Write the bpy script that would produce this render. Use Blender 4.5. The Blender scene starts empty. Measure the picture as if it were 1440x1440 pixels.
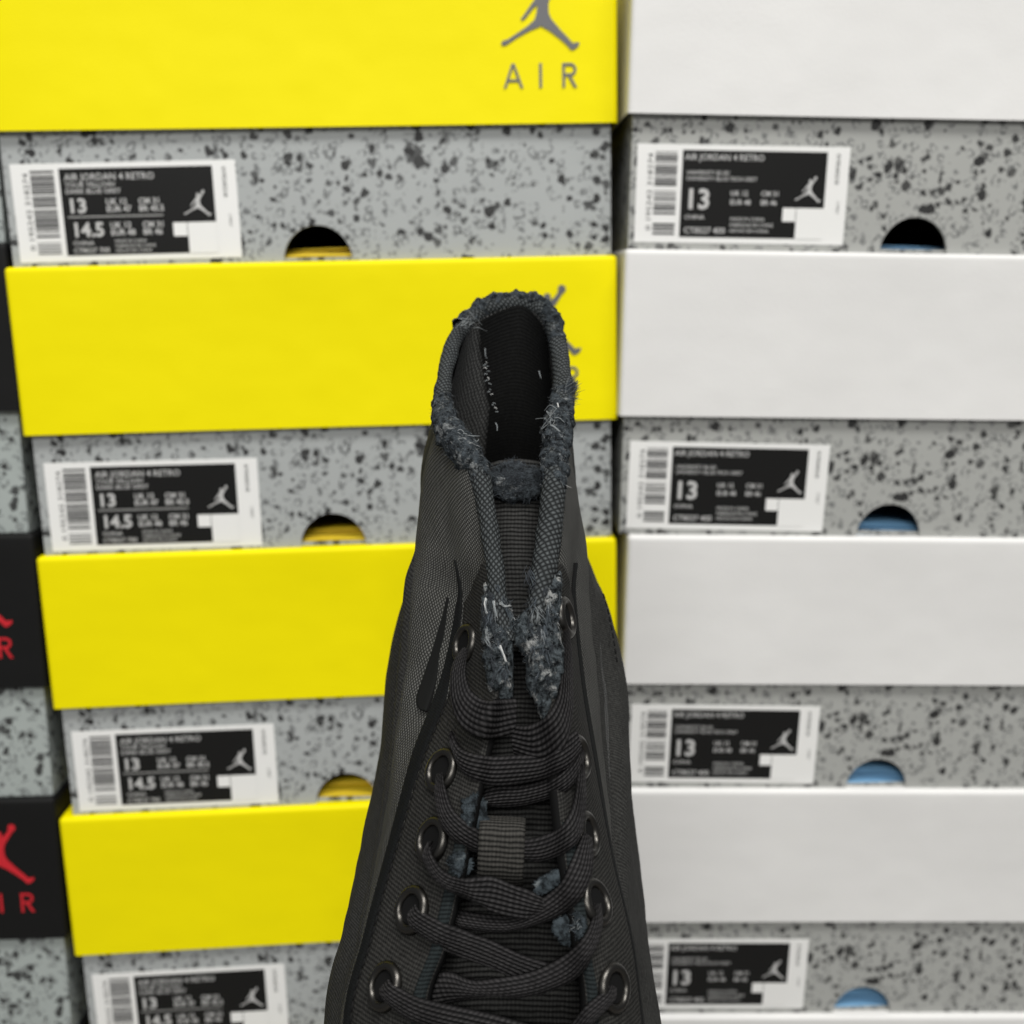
import bpy, bmesh, math, random
import numpy as np
from mathutils import Vector, Matrix
from mathutils.noise import noise as pnoise

random.seed(7); rng = np.random.default_rng(11)
scene = bpy.context.scene
COL = scene.collection
PITCH = math.radians(12.0)
CAMZ = 0.60
F = 1440.0
CF = np.array([0, math.cos(PITCH), -math.sin(PITCH)])
CU = np.array([0, math.sin(PITCH), math.cos(PITCH)])
CX = np.array([1.0, 0, 0]); CC = np.array([0, 0, CAMZ])

def c2w(p):                       # lens-frame metres (right, down, forward) -> world
    p = np.asarray(p, float)
    return CC + p[..., 0:1]*CX - p[..., 1:2]*CU + p[..., 2:3]*CF
def px(x, y, d):                  # measured direction and distance -> lens-frame metres
    return np.array([(x-720)/F*d, (y-720)/F*d, d])

# ------------------------------------------------------------------ objects
def link(o, parent=None):
    COL.objects.link(o)
    if parent is not None: o.parent = parent
    return o
def empty(name, loc, label, cat, group=None):
    o = bpy.data.objects.new(name, None); link(o); o.location = loc; o.empty_display_size = .01
    o['label'] = label; o['category'] = cat
    if group: o['group'] = group
    return o
def meshobj(name, verts, faces, mats, parent=None, smooth=True, uv=None, fm=None, world=True):
    me = bpy.data.meshes.new(name)
    me.from_pydata([tuple(v) for v in verts], [], [tuple(f) for f in faces])
    for m in (mats if isinstance(mats, (list, tuple)) else [mats]): me.materials.append(m)
    if smooth: me.polygons.foreach_set('use_smooth', [True]*len(me.polygons))
    if fm is not None: me.polygons.foreach_set('material_index', [int(i) for i in fm])
    if uv is not None:
        l = me.uv_layers.new(name='UVMap')
        idx = np.empty(len(me.loops), dtype=np.int32); me.loops.foreach_get('vertex_index', idx)
        l.data.foreach_set('uv', np.asarray(uv, float)[idx].ravel())
    me.update()
    o = bpy.data.objects.new(name, me); link(o)
    if parent is not None:
        o.parent = parent
        if world: o.matrix_parent_inverse = Matrix.Translation(parent.location).inverted()
    return o
def bmobj(name, bm, mats, parent=None, smooth=False):
    bmesh.ops.recalc_face_normals(bm, faces=bm.faces)
    me = bpy.data.meshes.new(name); bm.to_mesh(me); bm.free()
    for m in (mats if isinstance(mats, (list, tuple)) else [mats]): me.materials.append(m)
    if smooth: me.polygons.foreach_set('use_smooth', [True]*len(me.polygons))
    o = bpy.data.objects.new(name, me); link(o, parent)
    return o

# ------------------------------------------------------------------ materials
class NT:
    def __init__(s, name):
        s.m = bpy.data.materials.new(name); s.m.use_nodes = True
        s.t = s.m.node_tree; s.b = s.t.nodes['Principled BSDF']
    def n(s, typ, **kw):
        o = s.t.nodes.new(typ)
        for k, v in kw.items():
            if k.startswith('i_'):
                key = k[2:]; key = int(key) if key.isdigit() else key
                o.inputs[key].default_value = v
            else: setattr(o, k, v)
        return o
    def l(s, a, b): s.t.links.new(a, b)
    def math(s, op, a, b=None, c=None, clamp=False):
        o = s.n('ShaderNodeMath', operation=op, use_clamp=clamp)
        for i, v in enumerate((a, b, c)):
            if v is None: continue
            if isinstance(v, (int, float)): o.inputs[i].default_value = v
            else: s.l(v, o.inputs[i])
        return o.outputs[0]
    def mix(s, fac, a, b):
        o = s.n('ShaderNodeMix', data_type='RGBA')
        for sock, v in ((o.inputs[0], fac), (o.inputs[6], a), (o.inputs[7], b)):
            if isinstance(v, (int, float)): sock.default_value = v
            elif isinstance(v, (tuple, list)): sock.default_value = (*v, 1)
            else: s.l(v, sock)
        return o.outputs[2]
    def noise(s, vec, scale, detail=2, rough=.5, out=0):
        o = s.n('ShaderNodeTexNoise'); o.inputs['Scale'].default_value = scale
        o.inputs['Detail'].default_value = detail; o.inputs['Roughness'].default_value = rough
        s.l(vec, o.inputs['Vector']); return o.outputs[out]
    def smooth(s, v, lo, hi):
        o = s.n('ShaderNodeMapRange', interpolation_type='SMOOTHSTEP')
        s.l(v, o.inputs[0]); o.inputs[1].default_value = lo; o.inputs[2].default_value = hi
        return o.outputs[0]
    def bump(s, h, dist, strength=1.0):
        o = s.n('ShaderNodeBump'); o.inputs['Distance'].default_value = dist; o.inputs['Strength'].default_value = strength
        s.l(h, o.inputs['Height']); s.l(o.outputs[0], s.b.inputs['Normal'])
    def color(s, c): s.l(c, s.b.inputs['Base Color'])
    def set(s, **kw):
        for k, v in kw.items():
            s.b.inputs[k.replace('_', ' ')].default_value = v
        return s
def plain(name, c, rough=.6, **kw):
    t = NT(name); t.set(Base_Color=(*c, 1), Roughness=rough, **kw); return t.m

def paper(name, c, rough, grain=.03, spec=.4, var=.05):
    t = NT(name); tc = t.n('ShaderNodeTexCoord').outputs['Object']
    n1 = t.noise(tc, 16, 3); n2 = t.noise(tc, 900, 2)
    d = tuple(x*(1-var) for x in c)
    t.color(t.mix(n1, c, d)); t.set(Roughness=rough)
    t.b.inputs['Specular IOR Level'].default_value = spec
    wav = t.math('ADD', t.math('MULTIPLY', t.noise(tc, 22, 2), 1.0), t.math('MULTIPLY', n2, grain))
    t.bump(wav, .0016, .6)
    return t.m

def speckle(name, base, seed):
    t = NT(name); tc = t.n('ShaderNodeTexCoord').outputs['Object']
    mp = t.n('ShaderNodeMapping'); t.l(tc, mp.inputs[0]); mp.inputs['Location'].default_value = (seed, seed*.7, seed*.3)
    p = mp.outputs[0]
    dist = t.n('ShaderNodeTexNoise'); dist.inputs['Scale'].default_value = 300; dist.inputs['Detail'].default_value = 2
    t.l(p, dist.inputs['Vector'])
    sub = t.n('ShaderNodeVectorMath', operation='SUBTRACT'); t.l(dist.outputs[1], sub.inputs[0]); sub.inputs[1].default_value = (.5, .5, .5)
    sc = t.n('ShaderNodeVectorMath', operation='SCALE'); t.l(sub.outputs[0], sc.inputs[0]); sc.inputs['Scale'].default_value = .0030
    ad = t.n('ShaderNodeVectorMath', operation='ADD'); t.l(p, ad.inputs[0]); t.l(sc.outputs[0], ad.inputs[1])
    q = ad.outputs[0]
    def vor(scale, vec):
        v = t.n('ShaderNodeTexVoronoi', feature='F1'); v.inputs['Scale'].default_value = scale; t.l(vec, v.inputs['Vector'])
        sp = t.n('ShaderNodeSeparateColor'); t.l(v.outputs['Color'], sp.inputs[0])
        return v.outputs['Distance'], sp.outputs[0], sp.outputs[1], sp.outputs[2]
    # open ring marks
    d, r1, r2, r3 = vor(215, q)
    ring = t.math('SUBTRACT', 1.0, t.smooth(t.math('ABSOLUTE', t.math('SUBTRACT', d, .36)), .04, .13))
    brk = t.smooth(t.noise(p, 420, 1), .40, .55)
    ring = t.math('MULTIPLY', t.math('MULTIPLY', ring, brk), t.math('GREATER_THAN', r1, .18))
    # splashes of ink
    d2, s1, s2, s3 = vor(235, q)
    clus = t.noise(p, 85, 2)
    rad = t.math('MULTIPLY', t.math('SUBTRACT', t.math('ADD', s1, t.math('MULTIPLY', t.math('SUBTRACT', clus, .5), 2.0)), .43), 1.05)
    spot = t.smooth(t.math('SUBTRACT', rad, d2), -.02, .07)
    d3, u1, u2, u3 = vor(420, q)
    dust = t.smooth(t.math('SUBTRACT', t.math('MULTIPLY', t.math('SUBTRACT', u1, .72), 1.7), d3), -.02, .08)
    c = t.mix(t.math('MULTIPLY', ring, .85), base, (.10, .105, .105))
    c = t.mix(t.math('MULTIPLY', dust, .55), c, (.06, .062, .062))
    c = t.mix(t.math('MULTIPLY', spot, t.math('ADD', .80, t.math('MULTIPLY', s2, .20))), c, (.022, .022, .022))
    t.color(c); t.set(Roughness=.55); t.b.inputs['Specular IOR Level'].default_value = .35
    t.bump(t.noise(tc, 30, 2), .0012, .5)
    return t.m

def weave(name, lo, hi, period, kind='basket', rough=.85, bumpd=.00025, fuzz=.35, sheen=.0):
    """cloth: pattern laid along the piece's own UV (metres)"""
    t = NT(name); uv = t.n('ShaderNodeTexCoord').outputs['UV']
    obj = t.n('ShaderNodeTexCoord').outputs['Object']
    wob = t.n('ShaderNodeTexNoise'); wob.inputs['Scale'].default_value = 260; wob.inputs['Detail'].default_value = 2
    t.l(obj, wob.inputs['Vector'])
    sep = t.n('ShaderNodeSeparateXYZ'); t.l(uv, sep.inputs[0])
    off = t.math('MULTIPLY', t.math('SUBTRACT', wob.outputs[0], .5), period*.55)
    u = t.math('ADD', sep.outputs[0], off); v = t.math('ADD', sep.outputs[1], off)
    k = 2*math.pi/period
    def sn(x): return t.math('SINE', t.math('MULTIPLY', x, k))
    if kind == 'basket':
        h = t.math('MULTIPLY', t.math('SINE', t.math('MULTIPLY', t.math('ADD', u, t.math('MULTIPLY', v, .62)), k*.62)),
                   t.math('SINE', t.math('MULTIPLY', t.math('SUBTRACT', t.math('MULTIPLY', u, .8), v), k*.62)))
        h = t.math('ADD', t.math('MULTIPLY', t.math('ABSOLUTE', h), 1.5), -.45)
    elif kind == 'twill':
        a = sn(t.math('ADD', v, t.math('MULTIPLY', u, .35)))
        h = t.math('ADD', t.math('MULTIPLY', a, .75), t.math('MULTIPLY', t.math('SINE', t.math('MULTIPLY', u, k*1.3)), .45))
    elif kind == 'rib':
        a = t.math('ABSOLUTE', t.math('SINE', t.math('MULTIPLY', v, k*.5)))
        b = t.math('SINE', t.math('MULTIPLY', u, k*1.25))
        h = t.math('ADD', t.math('SUBTRACT', t.math('MULTIPLY', a, 1.6), .9), t.math('MULTIPLY', b, .16))
    elif kind == 'braid':
        a = t.math('ABSOLUTE', t.math('SUBTRACT', t.math('FRACT', t.math('MULTIPLY', u, 1/period)), .5))
        h = t.math('SINE', t.math('ADD', t.math('MULTIPLY', v, k*1.05), t.math('MULTIPLY', a, 6.2)))
    elif kind == 'lace':
        rb = t.math('POWER', t.math('ABSOLUTE', t.math('SINE', t.math('MULTIPLY', sep.outputs[0], math.pi))), .8)
        ph = t.math('MULTIPLY', t.math('FLOOR', sep.outputs[0]), 2.4)
        bd = t.math('SINE', t.math('ADD', t.math('MULTIPLY', sep.outputs[1], 2*math.pi/.0014), t.math('ADD', ph, t.math('MULTIPLY', t.math('FRACT', sep.outputs[0]), 3.6))))
        h = t.math('SUBTRACT', t.math('MULTIPLY', rb, t.math('ADD', .95, t.math('ADD', t.math('MULTIPLY', bd, .30), t.math('MULTIPLY', t.noise(obj, 900, 2, .6), .9)))), 1.0)
    hh = t.math('ADD', t.math('MULTIPLY', h, .5), .5, clamp=True)
    fine = t.noise(obj, 1500, 2, .6)
    hh2 = t.math('ADD', t.math('MULTIPLY', hh, 1-fuzz), t.math('MULTIPLY', fine, fuzz), clamp=True)
    big = t.noise(obj, 45, 3)
    smp = t.n('ShaderNodeMapping'); smp.inputs['Scale'].default_value = (1500, 170, 1); t.l(uv, smp.inputs[0])
    streak = t.noise(smp.outputs[0], 1.0, 3, .6)
    big = t.math('ADD', t.math('MULTIPLY', big, .55), t.math('MULTIPLY', t.math('SUBTRACT', streak, .28), 1.0))
    hh3 = t.math('MULTIPLY', t.math('POWER', hh2, 2.4 if kind == 'lace' else 1.9), t.math('ADD', .50, t.math('MULTIPLY', big, 1.1)), clamp=True)  # lace: shade in the gaps and bead highlights are painted into the colour
    t.color(t.mix(hh3, lo, hi)); t.set(Roughness=rough)
    t.b.inputs['Specular IOR Level'].default_value = .10
    if sheen:
        t.b.inputs['Sheen Weight'].default_value = sheen; t.b.inputs['Sheen Roughness'].default_value = .5
    t.bump(hh2, bumpd, .9)
    return t.m

M = {}
M['yellow'] = paper('yellow_card', (.87, .755, .0), .5, spec=.12, var=.03)
M['white'] = paper('white_card', (.77, .765, .75), .55, grain=.10, var=.09, spec=.25)
M['black'] = paper('black_card', (.006, .006, .006), .6, var=.2, spec=.2)
M['yellow_in'] = plain('brown_card_inside', (.16, .13, .07), .8)
M['card_in'] = plain('grey_card_inside', (.22, .21, .19), .8)
M['spk_y'] = speckle('speckled_card_cool', (.375, .392, .388), .0)
M['spk_w'] = speckle('speckled_card_warm', (.37, .375, .357), 3.1)
M['spk_b'] = speckle('speckled_card_green', (.35, .385, .37), 7.7)
M['emb_grey'] = plain('grey_foil_print', (.115, .115, .12), .45)
M['emb_red'] = plain('red_print', (.55, .012, .022), .45)
M['sticker'] = plain('white_sticker', (.80, .80, .78), .45)
M['ink'] = plain('black_ink', (.0075, .0075, .0072), .5, Specular_IOR_Level=.2)
M['inkgrey'] = plain('barcode_ink', (.05, .05, .05), .5)
M['printwhite'] = plain('white_print', (.50, .50, .49), .5)
M['printgrey'] = plain('grey_print', (.30, .30, .29), .5)
M['paper_y'] = plain('yellow_tissue', (.66, .47, .01), .6)
M['paper_b'] = plain('blue_tissue', (.16, .34, .54), .6)
M['floor'] = paper('floor_vinyl', (.2, .19, .18), .5)

CANV = weave('black_canvas', (.0032, .0032, .0031), (.150, .150, .140), .00140, 'basket', bumpd=.0004, fuzz=.18)
REAR = weave('black_heel_twill', (.005, .005, .0049), (.085, .085, .080), .0010, 'twill', bumpd=.0002, fuzz=.68)
TWILL = weave('black_twill', (.0033, .0033, .0033), (.062, .061, .056), .0010, 'twill', bumpd=.0002, fuzz=.58)
LININGM = weave('lining_cloth', (.002, .002, .002), (.17, .172, .168), .0018, 'basket', bumpd=.0004, fuzz=.15)
ROLLM = weave('binding_cloth', (.0020, .0023, .0024), (.088, .097, .099), .0019, 'basket', bumpd=.0005, fuzz=.15)
KNIT = weave('tongue_knit', (.002, .002, .002), (.05, .05, .048), .00125, 'rib', bumpd=.00035, fuzz=.25)
WEB = weave('loop_webbing', (.003, .003, .0028), (.075, .072, .065), .00115, 'rib', bumpd=.0003, fuzz=.25)
LACEM = weave('lace_braid', (.0006, .0006, .0007), (.066, .063, .064), .00155, 'lace', rough=.75, bumpd=.0002, fuzz=.25)
PIPE = weave('seam_felt', (.0035, .0037, .0037), (.012, .0135, .0135), .0007, 'twill', bumpd=.0001, fuzz=.7)
EDGE = weave('eyestay_edge_cloth', (.004, .0052, .0056), (.030, .038, .039), .0010, 'rib', bumpd=.0002)
FELT = plain('dark_felt_emblem', (.0085, .0088, .0085), .9, Specular_IOR_Level=.1)
FD = plain('fray_dark_fibre', (.018, .022, .027), .9)
FM = plain('fray_blue_fibre', (.050, .062, .073), .9)
FL = plain('fray_pale_fibre', (.17, .185, .19), .9)
FW = plain('white_thread', (.45, .45, .44), .9)
def felt(name, dark, mid, pale, thr, bd=.0011):
    t = NT(name); o = t.n('ShaderNodeTexCoord').outputs['Object']
    n1 = t.noise(o, 520, 5, .7); n2 = t.noise(o, 230, 4, .62)
    c = t.mix(t.smooth(n1, .36, .66), dark, mid)
    c = t.mix(t.math('MULTIPLY', t.smooth(n2, thr, thr+.10), t.smooth(n1, .38, .60)), c, pale)
    t.color(c); t.set(Roughness=.95); t.b.inputs['Specular IOR Level'].default_value = .1
    t.bump(t.math('ADD', t.math('MULTIPLY', n2, .9), t.noise(o, 1300, 4, .7)), bd, 1.0)
    return t.m
FBASE = felt('fray_felt', (.0045, .0054, .006), (.055, .065, .073), (.21, .22, .22), .565, .0007)
FWORN = felt('worn_cloth', (.006, .0075, .0085), (.048, .060, .068), (.13, .145, .15), .60, .0004)
FMAT = felt('fray_matted', (.0045, .0055, .0062), (.088, .104, .113), (.33, .335, .325), .525)
METAL = plain('gunmetal', (.062, .059, .054), .34, Metallic=1.0)
RUBBER = plain('black_rubber', (.02, .02, .02), .6)

# ------------------------------------------------------------------ shoeboxes
BW, BH, LH, BD = .29, .140, .0794, .36
def rot_col(p, y, r):
    p, y, r = map(math.radians, (p, y, r))
    cx, sx = math.cos(p), math.sin(p); cy, sy = math.cos(y), math.sin(y); cz, sz = math.cos(r), math.sin(r)
    X = np.array([[1, 0, 0], [0, cx, -sx], [0, sx, cx]]); Y = np.array([[cy, 0, sy], [0, 1, 0], [-sy, 0, cy]])
    Z = np.array([[cz, -sz, 0], [sz, cz, 0], [0, 0, 1]])
    return Z @ X @ Y

# local box frame: X right along the front face, Y into the box, Z up; origin = front-left-bottom of the lid outline
def add_box(bm, x0, x1, y0, y1, z0, z1):
    vs = [bm.verts.new((x, y, z)) for z in (z0, z1) for y in (y0, y1) for x in (x0, x1)]
    for f in ((0, 1, 3, 2), (4, 6, 7, 5), (0, 4, 5, 1), (2, 3, 7, 6), (0, 2, 6, 4), (1, 5, 7, 3)):
        bm.faces.new([vs[i] for i in f])
def lid_mesh(mat):
    bm = bmesh.new(); add_box(bm, 0, BW, 0, BD, 0, LH)
    bot = [f for f in bm.faces if all(abs(v.co.z) < 1e-6 for v in f.verts)]
    bmesh.ops.delete(bm, geom=bot, context='FACES')
    ed = [e for e in bm.edges if not e.is_boundary]
    bmesh.ops.bevel(bm, geom=ed, offset=.0026, segments=4, profile=.6, affect='EDGES')
    bmesh.ops.recalc_face_normals(bm, faces=bm.faces)
    me = bpy.data.meshes.new('lid'); 
    # slightly bowed cardboard faces
    bmesh.ops.subdivide_edges(bm, edges=[e for e in bm.edges if e.calc_length() > .05], cuts=10, use_grid_fill=True)
    for v in bm.verts:
        a = math.sin(math.pi*min(max(v.co.x/BW, 0), 1))
        if v.co.y < .001: v.co.y += .0009*a*math.sin(math.pi*min(max(v.co.z/LH, 0), 1)) + .0006*(1-v.co.z/LH)*a
    bm.to_mesh(me); bm.free(); me.materials.append(mat); me.materials.append(M['card_in'])
    me.polygons.foreach_set('use_smooth', [True]*len(me.polygons))
    return me
R_HOLE = .0163; INS = .0030; FRT = .0038; BODYH = BH-.002
def body_mesh(mat, xf=.503):
    bm = bmesh.new()
    x0, x1 = INS, BW-INS; xc = BW*xf
    pts = [(x0, 0)]
    for i in range(25):
        a = math.pi*(1-i/24); pts.append((xc+R_HOLE*math.cos(a), R_HOLE*1.02*math.sin(a)))
    pts += [(x1, 0), (x1, BODYH), (x0, BODYH)]
    low = [(x0+.0012, 0)]+pts[1:26]+[(x1-.0012, 0)]
    low[0:1] = [(x0, 0)]; low[-1:] = [(x1, 0)]
    fl_ = [bm.verts.new((x, FRT, z)) for x, z in low]; fh = [bm.verts.new((x, FRT, BODYH)) for x, z in low]
    bl = [bm.verts.new((x, FRT+.0016, z)) for x, z in low]; bh = [bm.verts.new((x, FRT+.0016, BODYH)) for x, z in low]
    n = len(low)
    for i in range(n-1):
        bm.faces.new((fl_[i], fl_[i+1], fh[i+1], fh[i])); bm.faces.new((bl[i+1], bl[i], bh[i], bh[i+1]))
        bm.faces.new((fl_[i], bl[i], bl[i+1], fl_[i+1])); bm.faces.new((fh[i], fh[i+1], bh[i+1], bh[i]))
    bm.faces.new((fl_[0], fh[0], bh[0], bl[0])); bm.faces.new((fl_[-1], bl[-1], bh[-1], fh[-1]))
    y0 = FRT+.0016; y1 = BD-.0026
    add_box(bm, x0, x0+.0016, y0, y1, 0, BODYH); add_box(bm, x1-.0016, x1, y0, y1, 0, BODYH)
    add_box(bm, x0+.0016, x1-.0016, y1-.0016, y1, 0, BODYH)
    add_box(bm, x0+.0016, x1-.0016, y0+.0, y1-.0016, .0003, .0016)
    bmesh.ops.triangulate(bm, faces=[f for f in bm.faces if len(f.verts) > 4])
    bmesh.ops.recalc_face_normals(bm, faces=bm.faces)
    me = bpy.data.meshes.new('body'); bm.to_mesh(me); bm.free(); me.materials.append(mat)
    return me
JM = [(28.6, .6), (29.2, 2.0), (28.7, 3.5), (27.4, 4.3), (25.6, 7.2), (23.0, 11.0), (22.1, 14), (22.3, 18), (23.5, 20.5), (27.5, 25), (31, 28.5),
      (33.3, 31), (36.4, 30.6), (36.2, 32.2), (34, 33.9), (32.4, 34), (30.8, 32), (27, 28.8), (22.6, 25.6), (18.6, 23.4), (13, 25.5), (7, 28.5),
      (2.6, 31.3), (.8, 31.8), (-.2, 31), (.2, 29.8), (3, 29), (8, 26), (12.5, 23.2), (15.6, 20.6), (16.6, 17.5), (17, 14.2), (15.0, 15.8),
      (11.2, 20.2), (9.8, 21), (9.2, 20.1), (10.6, 18.6), (14.2, 13.8), (17.2, 10.2), (18.6, 8.4), (18.0, 6.8), (18.2, 5.0), (19.6, 3.9),
      (21.2, 4.2), (21.8, 5.6), (21.7, 7.2), (23.4, 6), (25.4, 3.4), (25.2, 2), (25.6, .7), (27, 0)]
def poly_mesh(name, polys, mat, y, th=.00015):
    bm = bmesh.new()
    for pts in polys:
        vs = [bm.verts.new((x, y, z)) for x, z in pts]
        f = bm.faces.new(vs)
        r = bmesh.ops.extrude_face_region(bm, geom=[f])
        for g in r['geom']:
            if isinstance(g, bmesh.types.BMVert): g.co.y -= th
    bmesh.ops.triangulate(bm, faces=[f for f in bm.faces if len(f.verts) > 4])
    bmesh.ops.recalc_face_normals(bm, faces=bm.faces)
    me = bpy.data.meshes.new(name); bm.to_mesh(me); bm.free(); me.materials.append(mat); return me
def emblem_polys(x0, ztop, s): return [[(x0+x*s, ztop-z*s) for x, z in JM]]
def text_geo(items):
    """items: (text, x, z_baseline, cap height, boldness, width factor, rotated) -> verts (x,z) and faces"""
    V, FA = [], []
    for (s, x, z, h, bold, wf, rotd) in items:
        c = bpy.data.curves.new('t', 'FONT'); c.body = s; c.size = h/.70; c.offset = bold*h; c.resolution_u = 2
        o = bpy.data.objects.new('t', c); COL.objects.link(o)
        dg = bpy.context.evaluated_depsgraph_get(); me = o.evaluated_get(dg).to_mesh()
        b = len(V)
        for v in me.vertices:
            a, q = v.co.x*wf, v.co.y
            V.append((x+a, z+q) if not rotd else (x-q, z+a) if rotd > 0 else (x+q, z-a))
        FA += [[b+i for i in p.vertices] for p in me.polygons]
        o.evaluated_get(dg).to_mesh_clear()
        bpy.data.objects.remove(o); bpy.data.curves.remove(c)
    return V, FA
def text_mesh(name, items, mat, y):
    V, FA = text_geo(items)
    me = bpy.data.meshes.new(name); me.from_pydata([(a, y, b) for a, b in V], [], FA); me.materials.append(mat); me.update(); return me
# AIR on the lid, thin drawn strokes
def air_polys(xs, z0, h, w, lw):
    P = []
    xa, xi, xr = xs
    P.append([(xa, z0), (xa+lw, z0), (xa+w*.5, z0+h*.86), (xa+w-lw, z0), (xa+w, z0), (xa+w*.5+lw*.55, z0+h), (xa+w*.5-lw*.55, z0+h)])
    k1, k2 = .30, .42
    def lx(k): return xa+lw*.98+(w*.5-lw)*k
    P.append([(lx(k1*.86)+lw*.16, z0+h*k1*.86), (xa+w-(lx(k1*.86)-xa)-lw*.16, z0+h*k1*.86), (xa+w-(lx(k2*.86)-xa)-lw*.2, z0+h*k2*.86), (lx(k2*.86)+lw*.2, z0+h*k2*.86)])
    P.append([(xi, z0), (xi+lw, z0), (xi+lw, z0+h), (xi, z0+h)])
    wr = w*.72
    P.append([(xr, z0), (xr+lw, z0), (xr+lw, z0+h), (xr, z0+h)])
    r = h*.27; cz = z0+h-r; cx = xr+wr-r
    out = [(xr+lw, z0+h)]+[(cx+r*math.sin(a), cz+r*math.cos(a)) for a in np.linspace(0, math.pi, 13)]+[(xr+lw, cz-r)]
    ri = r-lw
    inn = [(xr+lw, cz-ri)]+[(cx+ri*math.sin(a), cz+ri*math.cos(a)) for a in np.linspace(math.pi, 0, 13)]+[(xr+lw, cz+ri)]
    for i in range(len(out)-1):
        j = len(inn)-1-i
        P.append([out[i], out[i+1], inn[j-1], inn[j]])
    P.append([(cx-lw*.9, cz-r-.00001), (cx+lw*.35, cz-r-.00001), (xr+wr+lw*.2, z0), (xr+wr-lw, z0)])
    return P

EX = BW-.0535-.0005
EMB = lambda mat: poly_mesh('emblem', emblem_polys(EX, LH-.0135, .00099), mat, -.0001)
AIRP = air_polys((EX+.0005, EX+.0172, EX+.0280), .0158, .0108, .0092, .00125)
me_emb = {'grey': EMB(M['emb_grey']), 'red': EMB(M['emb_red'])}
me_air = {k: poly_mesh('lettering', AIRP, m, -.0001) for k, m in (('grey', M['emb_grey']), ('red', M['emb_red']))}
# keep prints clear of the bowed front: they follow it
for me in list(me_emb.values())+list(me_air.values()):
    for v in me.vertices:
        a = math.sin(math.pi*v.co.x/BW)
        v.co.y += .0009*a*math.sin(math.pi*v.co.z/LH)+.0006*(1-v.co.z/LH)*a-.0002

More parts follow.
